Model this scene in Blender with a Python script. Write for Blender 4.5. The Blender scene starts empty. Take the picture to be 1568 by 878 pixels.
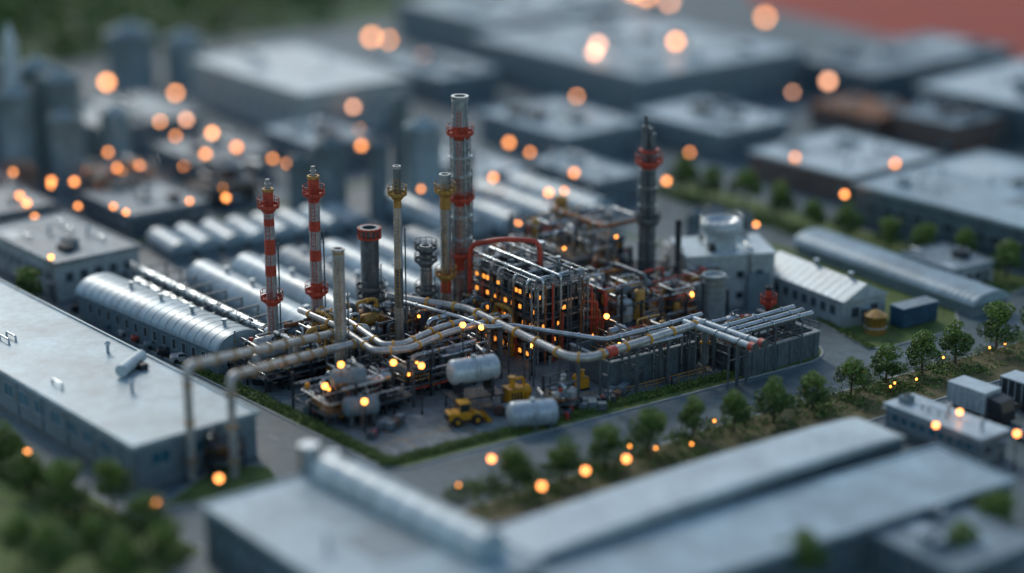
import bpy, math, random
from mathutils import Vector, Matrix
random.seed(7)
R=random.Random(11)
sc=bpy.context.scene
sc.view_settings.view_transform='Standard'
sc.view_settings.look='None'
sc.view_settings.exposure=0
# ------------------------------------------------------------------ materials
MATS={}
def mat(name,col,rough=.6,metal=0.,var=.25,scale=.6,bump=0.,bscale=6.,emit=0.,stain=None,col2=None,rvar=.15,dirt=0.):
    if name in MATS: return MATS[name]
    m=bpy.data.materials.new(name); m.use_nodes=True
    nt=m.node_tree; N=nt.nodes; L=nt.links
    b=N['Principled BSDF']
    tc=N.new('ShaderNodeTexCoord')
    n1=N.new('ShaderNodeTexNoise'); n1.inputs['Scale'].default_value=scale; n1.inputs['Detail'].default_value=7; n1.inputs['Roughness'].default_value=.62
    L.new(tc.outputs['Object'],n1.inputs['Vector'])
    cr=N.new('ShaderNodeValToRGB')
    c=Vector(col[:3]); c2=Vector(col2[:3]) if col2 else c*(1+var*.5)
    lo=c*(1-var)
    cr.color_ramp.elements[0].position=.32; cr.color_ramp.elements[0].color=(*lo,1)
    cr.color_ramp.elements[1].position=.68; cr.color_ramp.elements[1].color=(*c2,1)
    L.new(n1.outputs['Fac'],cr.inputs['Fac'])
    out=cr.outputs['Color']
    if dirt>0:
        n2=N.new('ShaderNodeTexNoise'); n2.inputs['Scale'].default_value=scale*7; n2.inputs['Detail'].default_value=8; n2.inputs['Roughness'].default_value=.7
        mp=N.new('ShaderNodeMapping'); mp.inputs['Scale'].default_value=(1,1,.35)
        L.new(tc.outputs['Object'],mp.inputs['Vector']); L.new(mp.outputs['Vector'],n2.inputs['Vector'])
        r2=N.new('ShaderNodeValToRGB'); r2.color_ramp.elements[0].position=.36; r2.color_ramp.elements[0].color=(1-dirt,)*3+(1,)
        r2.color_ramp.elements[1].position=.6; r2.color_ramp.elements[1].color=(1,1,1,1)
        L.new(n2.outputs['Fac'],r2.inputs['Fac'])
        mx=N.new('ShaderNodeMix'); mx.data_type='RGBA'; mx.blend_type='MULTIPLY'; mx.inputs[0].default_value=1
        L.new(out,mx.inputs[6]); L.new(r2.outputs['Color'],mx.inputs[7]); out=mx.outputs[2]
    L.new(out,b.inputs['Base Color'])
    b.inputs['Metallic'].default_value=metal
    mr=N.new('ShaderNodeMapRange'); mr.inputs['To Min'].default_value=max(.05,rough-rvar); mr.inputs['To Max'].default_value=min(1,rough+rvar)
    L.new(n1.outputs['Fac'],mr.inputs['Value']); L.new(mr.outputs['Result'],b.inputs['Roughness'])
    if bump>0:
        n3=N.new('ShaderNodeTexNoise'); n3.inputs['Scale'].default_value=bscale; n3.inputs['Detail'].default_value=5
        L.new(tc.outputs['Object'],n3.inputs['Vector'])
        bp=N.new('ShaderNodeBump'); bp.inputs['Strength'].default_value=bump; bp.inputs['Distance'].default_value=.1
        L.new(n3.outputs['Fac'],bp.inputs['Height']); L.new(bp.outputs['Normal'],b.inputs['Normal'])
    if emit>0:
        b.inputs['Emission Color'].default_value=(*col[:3],1); b.inputs['Emission Strength'].default_value=emit
    MATS[name]=m; return m
asphalt=mat('asphalt',(.105,.16,.17),.62,var=.3,scale=.09,bump=.2,bscale=3,dirt=.3)
concrete=mat('yard_concrete',(.17,.23,.24),.58,var=.45,scale=.12,bump=.2,bscale=2,dirt=.45)
ground_m=mat('ground_paving',(.14,.205,.22),.7,var=.45,scale=.03,dirt=.35)
kerb_m=mat('kerb_stone',(.38,.42,.41),.7,var=.2,dirt=.3)
wallc=mat('concrete_wall',(.13,.17,.18),.8,var=.3,scale=.4,dirt=.4,bump=.2)
grass=mat('grass',(.085,.15,.03),.9,var=.5,scale=.5,col2=(.13,.20,.045),bump=.6,bscale=5)
soil=mat('planting_soil',(.11,.15,.045),.9,var=.5,scale=.6,col2=(.21,.17,.07),bump=.6,bscale=4,dirt=.5)
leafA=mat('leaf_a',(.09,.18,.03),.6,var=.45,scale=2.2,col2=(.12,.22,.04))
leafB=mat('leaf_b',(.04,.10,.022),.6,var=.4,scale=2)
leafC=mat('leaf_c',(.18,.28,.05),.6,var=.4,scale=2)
bark=mat('bark',(.08,.06,.04),.9)
roofw=mat('roof_sheet',(.36,.49,.53),.40,.1,var=.36,scale=.11,dirt=.25,rvar=.15)
roofg=mat('roof_grey',(.24,.32,.35),.5,.1,var=.35,scale=.2,dirt=.4)
roofl=mat('roof_light',(.50,.61,.63),.38,.1,var=.25,scale=.15,dirt=.2)
walld=mat('wall_panel_dark',(.085,.14,.165),.6,var=.25,scale=.5,dirt=.3)
wallg=mat('wall_panel_grey',(.17,.24,.265),.6,var=.2,scale=.5,dirt=.3)  # on far buildings this lighter grey paints distance haze into the walls
wallw=mat('wall_render_pale',(.38,.44,.44),.7,var=.2,scale=.4,dirt=.3)
wallb=mat('wall_brown',(.18,.11,.08),.8,var=.3,scale=.5,dirt=.4)
glass=mat('window_glass',(.02,.035,.045),.12,0,var=.2)
glasst=mat('window_glass_teal',(.03,.13,.18),.15,0,var=.3)
frame_m=mat('window_frame',(.32,.39,.41),.5)
steel=mat('pipe_steel',(.48,.53,.54),.30,.85,var=.3,scale=.7,dirt=.3)
steelw=mat('pipe_pale_paint',(.55,.56,.53),.32,.45,var=.3,scale=.6,dirt=.4)
stackg=mat('stack_grey_paint',(.42,.42,.41),.45,.2,var=.25,scale=1.,dirt=.45)
galv=mat('galvanised',(.55,.62,.64),.26,.9,var=.25,scale=1.,dirt=.2)
dsteel=mat('dark_steel',(.05,.062,.07),.5,.5,var=.4,scale=1.,dirt=.3)
msteel=mat('mid_steel',(.16,.195,.21),.42,.5,var=.4,scale=1.,dirt=.35)
darkm=mat('dark_plant',(.02,.028,.035),.6,.2,var=.4)
rust=mat('rust_pipe',(.32,.13,.05),.65,.2,var=.5,scale=1.5,dirt=.4)
redp=mat('red_paint',(.55,.07,.035),.45,0,var=.3,scale=1.,dirt=.4)
whitep=mat('white_paint',(.58,.58,.56),.5,0,var=.2,scale=1.,dirt=.35)
yellow=mat('yellow_paint',(.80,.38,.02),.42,0,var=.25,scale=1.2,dirt=.35)
ochre=mat('ochre_paint',(.50,.28,.06),.5,.1,var=.35,dirt=.4)
rubber=mat('rubber',(.02,.02,.02),.8)
linew=mat('road_paint',(.38,.42,.43),.7,var=.6,scale=1.5)
liney=mat('yellow_line',(.45,.28,.05),.7,var=.5,scale=1.5)
bluep=mat('blue_container',(.04,.12,.20),.5,.1,var=.3,dirt=.3)
tankw=mat('tank_white',(.50,.59,.61),.32,.2,var=.25,scale=.5,dirt=.3)
redclay=mat('red_clay',(.36,.06,.035),.9,var=.2,scale=.05)
hillg=mat('far_green',(.05,.115,.04),.9,var=.6,scale=.04)
def emis(name,col,s,samp='AUTO'):
    m=mat(name,col,.5,emit=s,var=.02)
    try: m.cycles.emission_sampling=samp
    except Exception: pass
    return m
lampM=emis('lamp_glow',(1,.36,.06),7)
lampMid=emis('lamp_glow_amber',(1,.34,.09),6.5,'NONE')
lampFar=emis('lamp_glow_orange',(1,.38,.13),9.5,'NONE')
lampP=emis('lamp_glow_pale',(1,.46,.26),7,'NONE')
lampS=emis('lamp_glow_small',(1,.34,.05),5)
winlit=emis('lit_window',(1,.34,.05),1.7,'NONE')
# ------------------------------------------------------------------ mesh builder
class MB:
    def __init__(s): s.v=[];s.f=[];s.m=[];s.sm=[];s.mats=[];s.T=Matrix.Identity(4)
    def at(s,x,y,ang=0,z=0): s.T=Matrix.Translation((x,y,z))@Matrix.Rotation(math.radians(ang),4,'Z'); return s
    def mi(s,m):
        if m not in s.mats: s.mats.append(m)
        return s.mats.index(m)
    def add(s,vs,fs,m,smooth=False):
        o=len(s.v); T=s.T
        s.v.extend([tuple(T@Vector(v)) for v in vs]); i=s.mi(m)
        for f in fs:
            s.f.append(tuple(a+o for a in f)); s.m.append(i); s.sm.append(smooth)
    def box(s,x0,y0,z0,x1,y1,z1,m):
        vs=[(x0,y0,z0),(x1,y0,z0),(x1,y1,z0),(x0,y1,z0),(x0,y0,z1),(x1,y0,z1),(x1,y1,z1),(x0,y1,z1)]
        s.add(vs,[(0,3,2,1),(4,5,6,7),(0,1,5,4),(1,2,6,5),(2,3,7,6),(3,0,4,7)],m)
    def prism(s,poly,z0,z1,m,mt=None):
        n=len(poly); vs=[(x,y,z0) for x,y in poly]+[(x,y,z1) for x,y in poly]
        s.add(vs,[(i,(i+1)%n,(i+1)%n+n,i+n) for i in range(n)],m)
        s.add([(x,y,z1) for x,y in poly],[tuple(range(n))],mt or m)
    def cyl(s,p0,p1,r0,m,r1=None,seg=14,cap=True):
        if r1 is None: r1=r0
        p0=Vector(p0);p1=Vector(p1);d=(p1-p0)
        if d.length<1e-6: return
        d.normalize(); a=Vector((0,0,1)) if abs(d.z)<.9 else Vector((1,0,0))
        u=d.cross(a).normalized(); w=d.cross(u)
        vs=[]
        for p,r in ((p0,r0),(p1,r1)):
            for i in range(seg):
                t=2*math.pi*i/seg; vs.append(tuple(p+u*(r*math.cos(t))+w*(r*math.sin(t))))
        s.add(vs,[(i,i+seg,(i+1)%seg+seg,(i+1)%seg) for i in range(seg)],m,True)
        if cap:
            s.add(vs[:seg],[tuple(range(seg))],m); s.add(vs[seg:],[tuple(range(seg))[::-1]],m)
    def lathe(s,p0,axis,prof,m,seg=18):
        d=Vector(axis).normalized(); a=Vector((0,0,1)) if abs(d.z)<.9 else Vector((1,0,0))
        u=d.cross(a).normalized(); w=d.cross(u); p0=Vector(p0); vs=[];n=len(prof)
        for t,r in prof:
            for i in range(seg):
                q=2*math.pi*i/seg; vs.append(tuple(p0+d*t+u*(r*math.cos(q))+w*(r*math.sin(q))))
        fs=[(j*seg+i,(j+1)*seg+i,(j+1)*seg+(i+1)%seg,j*seg+(i+1)%seg) for j in range(n-1) for i in range(seg)]
        s.add(vs,fs,m,True)
    def vessel(s,p0,axis,L,r,m,seg=18):
        e=r*.45; pr=[(0,0.01)]
        for k in range(1,5):
            a=k/5*math.pi/2; pr.append((e*(1-math.cos(a)),r*math.sin(a)))
        pr.append((e,r)); pr.append((L-e,r))
        for k in range(4,0,-1):
            a=k/5*math.pi/2; pr.append((L-e*(1-math.cos(a)),r*math.sin(a)))
        pr.append((L,.01)); s.lathe(p0,axis,pr,m,seg)
    def tube(s,pts,r,m,seg=10,fil=None):
        pts=[Vector(p) for p in pts]
        if fil is None: fil=r*2.4
        P=[pts[0]]
        for i in range(1,len(pts)-1):
            a,b,c=pts[i-1],pts[i],pts[i+1]
            l1=(a-b).length;l2=(c-b).length; f=min(fil,l1*.45,l2*.45)
            A=b+(a-b).normalized()*f; C=b+(c-b).normalized()*f
            for k in range(6):
                t=k/5; P.append(A*(1-t)**2+b*2*t*(1-t)+C*t*t)
        P.append(pts[-1])
        Q=[P[0]]
        for q in P[1:]:
            if (q-Q[-1]).length>1e-4: Q.append(q)
        P=Q
        if len(P)<2: return
        d=(P[1]-P[0]).normalized(); a=Vector((0,0,1)) if abs(d.z)<.9 else Vector((1,0,0))
        u=d.cross(a).normalized(); vs=[]
        for i,p in enumerate(P):
            if i==0: t=(P[1]-P[0])
            elif i==len(P)-1: t=(P[-1]-P[-2])
            else: t=(P[i+1]-P[i]).normalized()+(P[i]-P[i-1]).normalized()
            t.normalize(); u=(u-t*u.dot(t)).normalized(); w=t.cross(u)
            for k in range(seg):
                q=2*math.pi*k/seg; vs.append(tuple(p+u*(r*math.cos(q))+w*(r*math.sin(q))))
        s.add(vs,[(j*seg+i,j*seg+(i+1)%seg,(j+1)*seg+(i+1)%seg,(j+1)*seg+i) for j in range(len(P)-1) for i in range(seg)],m,True)
        s.add(vs[:seg],[tuple(range(seg))],m); s.add(vs[-seg:],[tuple(range(seg))],m)
    def pipe(s,pts,r,m,fl=None,every=4.):
        s.tube(pts,r,m)
        fl=fl or m
        for a,b in zip(pts[:-1],pts[1:]):
            a=Vector(a);b=Vector(b);L=(b-a).length
            if L<1.5: continue
            n=max(1,int(L/every)); d=(b-a).normalized()
            for i in range(n):
                p=a+d*(L*(i+.5)/n); s.cyl(p-d*.12,p+d*.12,r*1.28,fl,seg=12)
    def beam(s,a,b,w,m):
        a=Vector(a);b=Vector(b);s.cyl(a,b,w*.7,m,seg=4)
    def rail(s,pts,m,h=1.0,posts=1.6,closed=False):
        pts=[Vector(p) for p in pts]
        if closed: pts.append(pts[0])
        for a,b in zip(pts[:-1],pts[1:]):
            up=Vector((0,0,h)); s.cyl(a+up,b+up,.045,m,seg=4,cap=False); s.cyl(a+up*.5,b+up*.5,.035,m,seg=4,cap=False)
            n=max(1,int((b-a).length/posts))
            for i in range(n+1):
                p=a.lerp(b,i/n); s.cyl(p,p+up,.04,m,seg=4,cap=False)
    def ladder(s,x,y,z0,z1,m,dx=.25,dy=0):
        s.cyl((x-dx,y-dy,z0),(x-dx,y-dy,z1),.04,m,seg=4); s.cyl((x+dx,y+dy,z0),(x+dx,y+dy,z1),.04,m,seg=4)
        z=z0
        while z<z1: s.cyl((x-dx,y-dy,z),(x+dx,y+dy,z),.03,m,seg=4,cap=False); z+=.5
    def ring(s,c,r0,r1,z0,z1,m,seg=20):
        x,y=c; vs=[]
        for r,z in ((r0,z0),(r1,z0),(r1,z1),(r0,z1)):
            for i in range(seg):
                t=2*math.pi*i/seg; vs.append((x+r*math.cos(t),y+r*math.sin(t),z))
        fs=[(j*seg+i,j*seg+(i+1)%seg,((j+1)%4)*seg+(i+1)%seg,((j+1)%4)*seg+i) for j in range(4) for i in range(seg)]
        s.add(vs,fs,m)
    def obj(s,name,parent=None):
        me=bpy.data.meshes.new(name); me.from_pydata(s.v,[],s.f)
        for m in s.mats: me.materials.append(m)
        me.polygons.foreach_set('material_index',s.m); me.polygons.foreach_set('use_smooth',s.sm)
        me.update(); o=bpy.data.objects.new(name,me); sc.collection.objects.link(o)
        if parent: o.parent=parent
        return o
# ------------------------------------------------------------------ ground
g=MB(); g.add([(-1500,-200,0),(1500,-200,0),(1500,2600,0),(-1500,2600,0)],[(0,1,2,3)],ground_m); g.obj('ground')
def smooth_poly(poly,rs):
    out=[]
    n=len(poly)
    for i in range(n):
        a,b,c=Vector(poly[i-1]),Vector(poly[i]),Vector(poly[(i+1)%n]); r=rs[i] if isinstance(rs,list) else rs
        if r<=0: out.append(tuple(b)); continue
        f=min(r,(a-b).length*.45,(c-b).length*.45)
        A=b+(a-b).normalized()*f;C=b+(c-b).normalized()*f
        for k in range(9):
            t=k/8; out.append(tuple(A*(1-t)**2+b*2*t*(1-t)+C*t*t))
    return out
def inset(poly,d):
    n=len(poly); out=[]
    for i in range(n):
        a,b,c=Vector(poly[i-1]),Vector(poly[i]),Vector(poly[(i+1)%n])
        n1=Vector((-(b-a).y,(b-a).x)).normalized(); n2=Vector((-(c-b).y,(c-b).x)).normalized()
        m=(n1+n2)
        if m.length<1e-4: m=n1
        m.normalize(); k=d/max(.4,m.dot(n1)); out.append(tuple(b+m*k))
    return out
def sheet(name,poly,z,m):
    b=MB(); b.add([(x,y,z) for x,y in poly],[tuple(range(len(poly)))],m); return b.obj(name)
sheet('front_road',[(-130,60),(-7,196.5),(-2,196),(160,308),(160,332),(44,248.5),(-13,209),(-33,233),(-72,280),(-84,272),(-44,222),(-24,199),(-140,75)],.004,asphalt)
sheet('side_road',[(40,246),(48,250),(110,292),(104,300),(64,272),(50,300),(20,345),(0,375),(-8,370),(30,310),(42,285),(36,270)],.008,asphalt)
def lot(name,poly,rs,fill,edge=None,ew=1.2):
    P=smooth_poly(poly,rs)
    b=MB(); b.prism(P,0,.14,kerb_m)
    I=inset(P,.28)
    b.add([(x,y,.145) for x,y in I],[tuple(range(len(I)))],edge or fill)
    if edge:
        I2=inset(P,.28+ew); b.add([(x,y,.15) for x,y in I2],[tuple(range(len(I2)))],fill)
    b.obj(name); return P
lot('plant_yard_pavement',[(-13.4,210.0),(40.9,247.4),(36,275),(22,300),(-24,335),(-62,295),(-59.3,265.1),(-40.7,242.1)],[3,4,3,0,0,0,0,0],concrete,grass,1.7)
lot('planted_verge',[(-6.6,198.6),(-2,196.3),(23,211),(65,242),(112,272),(104,281),(67,253.6),(24,223.8)],[1.5,1.5,0,0,0,0,0,0],soil)
lot('lawn_island',[(47,249.6),(60,258.5),(62,275),(38,300),(41,283),(37.5,272),(40.8,262)],[3,3,4,2,0,0,3],grass)
lot('corner_lawn',[(-38,200),(-24.5,205),(-27,212),(-33,212)],[1,3,1,1],grass)
lot('tree_lined_verge',[(70,273),(76,279),(30,334),(23,329)],1,grass)
lot('roadside_lawn',[(-64,196),(-48,176),(-36,180),(-31,190),(-41,199),(-58,218)],1,grass)
sheet('truck_park_road',[(38,212),(75,237),(110,262),(130,240),(60,190)],.006,asphalt)
sheet('red_field',[(60,500),(104,432),(330,500),(200,800),(60,800)],.02,redclay)
sheet('far_meadow',[(-300,300),(-112,418),(-76,448),(-5,500),(0,900),(-500,900)],.02,hillg)
b=MB()
def lineseg(b,p,q,w,z,m):
    p=Vector((*p,0));q=Vector((*q,0));d=(q-p).normalized();n=Vector((-d.y,d.x,0))*w/2
    b.add([tuple(v+Vector((0,0,z))) for v in (p-n,q-n,q+n,p+n)],[(0,1,2,3)],m)
for i in range(26):
    t=i*3.4; x=-6+t*.823; y=205.4+t*.567
    lineseg(b,(x,y),(x+1.4,y+.96),.14,.012,linew)
for i in range(18):
    x=-20-i*2.4;y=211+i*2.95; lineseg(b,(x,y),(x-1,y+1.23),.14,.012,linew)
b.obj('road_centre_line')
b=MB()
for (p,q) in [((-16,217),(12,236)),((-24,224),(-12,232)),((10,229),(38,248)),((4,222),(-6,233)),((12,229),(9,233)),((-10,216),(-20,228)),((8,236),(14,229.5)),((-3,220),(-8,226)),((26,238.2),(38,246.6))]:
    lineseg(b,p,q,.13,.156,liney)
for i in range(7):
    lineseg(b,(-13+i*1.9,215.5+i*1.3),(-14.6+i*1.9,217.8+i*1.3),.11,.158,linew)
b.obj('yard_marking')
# ------------------------------------------------------------------ foliage
def leaves(mb_v,mb_f,mb_m,c,rad,n,size,rng,mi):
    for _ in range(n):
        while True:
            d=Vector((rng.uniform(-1,1),rng.uniform(-1,1),rng.uniform(-1,1)))
            if .05<d.length<1: break
        d=d.normalized()*(d.length**.45)
        p=Vector(c)+Vector((d.x*rad[0],d.y*rad[1],d.z*rad[2]))
        a=Vector((rng.gauss(0,1),rng.gauss(0,1),rng.gauss(0,1)+.8)).normalized(); bb=a.orthogonal().normalized(); cc=a.cross(bb)
        s=size*rng.uniform(.6,1.4); o=len(mb_v)
        mb_v.extend([tuple(p+bb*s),tuple(p+cc*s*.6),tuple(p-bb*s),tuple(p-cc*s*.6)]); mb_f.append((o,o+1,o+2,o+3)); mb_m.append(mi(p,rng))
def make_tree(seed,h=5.2):
    rng=random.Random(seed); b=MB()
    b.cyl((0,0,-.1),(.05,0,h*.35),.17,bark,.11,seg=8)
    b.cyl((.05,0,h*.35),(rng.uniform(-.2,.2),rng.uniform(-.2,.2),h*.8),.11,bark,.03,seg=6)
    cl=[]
    for i in range(14):
        a=i*2.4+rng.uniform(-.4,.4); zz=h*rng.uniform(.34,.84); rr=(1.5 if zz<h*.66 else .95)*rng.uniform(.6,1.1)
        p=(rr*math.cos(a),rr*math.sin(a),zz); cl.append((p,rng.uniform(.65,1.0)))
        b.cyl((.02,0,zz-h*.12),p,.05,bark,.02,seg=5)
    cl.append(((0,0,h*.9),.8)); cl.append(((0,0,h*.65),1.1))
    v=[];f=[];m=[]
    for p,r in cl:
        lightc=rng.random()
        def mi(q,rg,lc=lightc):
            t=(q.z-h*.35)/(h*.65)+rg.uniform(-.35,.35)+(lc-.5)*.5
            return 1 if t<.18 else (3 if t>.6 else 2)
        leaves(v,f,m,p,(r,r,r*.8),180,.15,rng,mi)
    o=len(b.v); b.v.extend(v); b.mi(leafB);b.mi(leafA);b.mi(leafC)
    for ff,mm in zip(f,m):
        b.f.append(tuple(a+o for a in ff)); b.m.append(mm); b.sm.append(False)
    me=b.obj('tmp_tree'); d=me.data; bpy.data.objects.remove(me); return d
TM=[make_tree(i) for i in range(5)]
TREES=[(0.2,204.2),(5.7,206.8),(10.5,211.2),(15.6,215.1),(20.9,220),(25.8,221.6),(30.8,224.5),(35.9,228.6),(41.3,233.4),(46.2,237.1),(51.5,241.4),(56.4,245),(62.7,249.9),(69,254),(75.5,258.5),(82,263)]
TR2=[(28.3,325.4),(32.4,320.6),(37.4,316.8),(42.3,309.9),(46.4,303.3),(51.1,299.2),(56.5,294.2),(60.8,289.2),(66.1,286),(70.9,279.7)]
TR3=[(-52.2,203.7),(-47.2,198.2),(-42.5,200.1),(-37.3,190.6),(-41.4,186),(-56.3,210.8),(-66.6,268.2),(49.1,190.6),(57.5,198),(28.2,181),(-45,182),(-34,184),(60,204),(44,183),(-49,186),(-38,181)]
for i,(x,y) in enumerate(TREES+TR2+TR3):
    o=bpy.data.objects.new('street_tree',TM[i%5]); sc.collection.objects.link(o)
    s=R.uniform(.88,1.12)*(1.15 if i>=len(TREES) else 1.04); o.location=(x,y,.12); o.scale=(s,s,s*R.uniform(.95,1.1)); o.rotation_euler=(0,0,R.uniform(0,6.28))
def scatter(name,pts_fn,n,size,hmax,seed,ks=(0,1,1,2,2)):
    rng=random.Random(seed); b=MB(); b.mi(leafB);b.mi(leafA);b.mi(leafC)
    for _ in range(n):
        x,y=pts_fn(rng); hh=rng.uniform(.2,1)*hmax
        k=rng.choice(ks)
        for j in range(9):
            a=Vector((rng.gauss(0,1),rng.gauss(0,1),rng.gauss(0,1)+.8)).normalized(); bb=a.orthogonal().normalized(); cc=a.cross(bb); s=size*rng.uniform(.6,1.3)
            p=Vector((x+rng.gauss(0,.22),y+rng.gauss(0,.22),.15+rng.uniform(0,hh))); o=len(b.v)
            b.v.extend([tuple(p+bb*s),tuple(p+cc*s*.6),tuple(p-bb*s),tuple(p-cc*s*.6)]); b.f.append((o,o+1,o+2,o+3)); b.m.append(k); b.sm.append(False)
    return b.obj(name)
def edge_fn(p,q,w):
    p=Vector(p);q=Vector(q);d=(q-p).normalized();n=Vector((-d.y,d.x))
    def f(rng):
        v=p.lerp(q,rng.random())+n*rng.uniform(.4,w); return v.x,v.y
    return f
scatter('hedge',edge_fn((-14,211),(39.5,247.6),1.9),3400,.11,.65,1)
scatter('hedge',lambda r,f=edge_fn((-40.7,242.4),(-14,211),1.9):f(r),2200,.11,.65,2)
_pf=edge_fn((-3,197.5),(100,269),8.5); _cl=[_pf(random.Random(50+i)) for i in range(130)]
def patchy(r):
    if r.random()<.35: return _pf(r)
    c=r.choice(_cl); return c[0]+r.gauss(0,.9),c[1]+r.gauss(0,.9)
scatter('ground_cover',patchy,3400,.15,.5,3)
scatter('ground_cover',edge_fn((71,274.5),(25,331),4),1300,.18,.8,4)
def blf(r):
    t=r.random(); u=r.random(); return -38-t*20+u*8*-.2,186+t*24+u*9
scatter('ground_cover',blf,1100,.16,.8,5)
scatter('hedge',edge_fn((41,262),(46,250.5),1.2),200,.12,.5,6)
# ------------------------------------------------------------------ buildings
def windows(b,face,L,W,zs,n,ww,wh,gm=None,fm=None,a0=.06,a1=.94,lit=0):
    gm=gm or glass; fm=fm or frame_m
    T=L if face=='x0' else W
    for z in zs:
        for i in range(n):
            c=T*(a0+(a1-a0)*(i+.5)/n)
            g2=winlit if R.random()<lit else gm
            def bx(u0,u1,z0,z1,d,m):
                if face=='x0': b.box(-d,u0,z0,.02,u1,z1,m)
                else: b.box(u0,-d,z0,u1,.02,z1,m)
            bx(c-ww/2,c+ww/2,z,z+wh,.03,g2)
            t=.09
            bx(c-ww/2-t,c-ww/2,z-t,z+wh+t,.09,fm); bx(c+ww/2,c+ww/2+t,z-t,z+wh+t,.09,fm)
            bx(c-ww/2,c+ww/2,z+wh,z+wh+t,.088,fm); bx(c-ww/2,c+ww/2,z-t,z,.12,fm)
            if ww>1: bx(c-.03,c+.03,z,z+wh,.07,fm)
def door(b,face,c,w,h,m=None):
    m=m or msteel
    if face=='x0': b.box(-.06,c-w/2,0,.02,c+w/2,h,m); b.box(-.12,c-w/2-.12,0,.0,c-w/2,h+.1,frame_m); b.box(-.12,c+w/2,0,.0,c+w/2+.12,h+.1,frame_m); b.box(-.6,c-w/2-.2,h+.1,0,c+w/2+.2,h+.22,frame_m)
    else: b.box(c-w/2,-.06,0,c+w/2,.02,h,m); b.box(c-w/2-.12,-.12,0,c-w/2,0,h+.1,frame_m); b.box(c+w/2,-.12,0,c+w/2+.12,0,h+.1,frame_m); b.box(c-w/2-.2,-.6,h+.1,c+w/2+.2,0,h+.22,frame_m)
def roofjunk(b,W,L,z,n,seed,k0=1.):
    r=random.Random(seed)
    for i in range(n):
        x=r.uniform(.12,.85)*W;y=r.uniform(.08,.9)*L;k=r.random()
        if k<.45:
            w=r.uniform(.8,1.8)*k0;l=r.uniform(1,2.6)*k0;h=r.uniform(.6,1.3); b.box(x,y,z,x+w,y+l,z+h,r.choice([galv,wallg,dsteel,roofl])); b.cyl((x+w/2,y+l/2,z+h),(x+w/2,y+l/2,z+h+.15),min(w,l)*.35,dsteel,seg=12)
        elif k<.7: b.cyl((x,y,z),(x,y,z+1.1),.22*k0,galv,seg=8); b.lathe((x,y,z+1.1),(0,0,1),[(0,.38*k0),(.2,.38*k0),(.4,.02)],galv,8)
        else: b.tube([(x,y,z),(x,y,z+.6),(x,y+2.5,z+.6),(x,y+2.5,z)],.14*k0,galv,8)
def flat_building(name,x,y,ang,W,L,h,wm,rm,junk=5,wz=None,nwx=10,nwy=5,ww=1.2,wh=1.,gm=None,seams=True,par=.35,lit=0.,fm=None,patch=4):
    b=MB().at(x,y,ang)
    b.box(0,0,0,W,L,h,wm)
    o=.35; b.box(-o,-o,h+.003,W+o,L+o,h+.3,rm)
    z=h+.3
    for (x0,y0,x1,y1) in [(-o,-o,W+o,-o+.25),(-o,L+o-.25,W+o,L+o),(-o,-o+.25,-o+.25,L+o-.25),(W+o-.25,-o+.25,W+o,L+o-.25)]:
        b.box(x0,y0,z-.02,x1,y1,z+par*.6,rm)
    r=random.Random(int(abs(x*13+y*5)))
    for i in range(patch):
        pw=r.uniform(.12,.4)*W; pl=r.uniform(.08,.25)*L; px=r.uniform(.3,W-pw-.3); py=.5+(L-pl-1)*(i+r.uniform(0,.8))/patch
        b.box(px,py,z-.01,px+pw,min(py+pl,L-.3),z+.012+.003*i,r.choice([roofw,roofg,roofg,roofl]))
    if seams:
        n=int(L/2.6)
        for i in range(1,n): b.box(.0,L*i/n-.03,z-.02,W,L*i/n+.03,z+.035,rm)
        b.box(W/2-.12,.1,z-.02,W/2+.12,L-.1,z+.05,rm)
    if wz is None: wz=[h*.45]
    windows(b,'x0',L,W,wz,nwx,ww,wh,gm,fm,lit=lit); windows(b,'y0',L,W,wz,nwy,ww,wh,gm,fm,lit=lit)
    door(b,'y0',W*.8,1.4,2.4); door(b,'x0',L*.03+1,1.4,2.4)
    for i in range(int(L/6)): b.box(-.15,3+i*6,0,-.0,3.2+i*6,h,wm)
    b.box(-.1,0,0,0,L,.6,wallc)
    roofjunk(b,W,L,z,junk,int(abs(x*7+y)),1.6 if y>300 else 1.)
    return b.obj(name)
def barrel(name,x,y,ang,W,L,hw,rise,wm,rm,ribs=2.4,win=0,gable=False,ww=.7,wh=1.2,ro=.035,vents=True):
    b=MB().at(x,y,ang); b.box(0,0,0,W,L,hw,wm)
    n=12; prof=[]
    if gable: prof=[(-.3,hw-.05),(W/2,hw+rise),(W+.3,hw-.05)]
    else:
        for i in range(n+1):
            t=math.pi*i/n; prof.append((W/2-(W/2+.25)*math.cos(t),hw+rise*math.sin(t)))
    def arch(y0,y1,off,m,smooth):
        P=[(px+(px-W/2)*off/W*2,pz+off) for px,pz in prof]
        k=len(P); vs=[(px,y0,pz) for px,pz in P]+[(px,y1,pz) for px,pz in P]
        b.add(vs,[(i,i+1,i+1+k,i+k) for i in range(k-1)],m,smooth and not gable)
        b.add([(px,y0,pz) for px,pz in P],[tuple(range(k))],m); b.add([(px,y1,pz) for px,pz in P],[tuple(range(k))],m)
    arch(-.3,L+.3,0.02,rm,True)
    y=0
    while y<=L: arch(y-.04,y+.04,.02+ro,rm,True); y+=ribs
    if win: windows(b,'x0',L,W,[hw*.42],win,ww,wh); windows(b,'y0',L,W,[hw*.35],2,1.2,1.4); door(b,'y0',W/2,1.1,2.3)
    if vents:
        for i in range(int(L/7)):
            yy=3+i*7; b.cyl((W/2,yy,hw+rise-.05),(W/2,yy,hw+rise+.6),.25,galv,seg=8); b.cyl((W/2,yy,hw+rise+.6),(W/2,yy,hw+rise+.8),.42,galv,seg=8)
    b.box(-.3,-.3,hw-.12,-.05,L+.3,hw+.08,frame_m)
    return b.obj(name)
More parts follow.
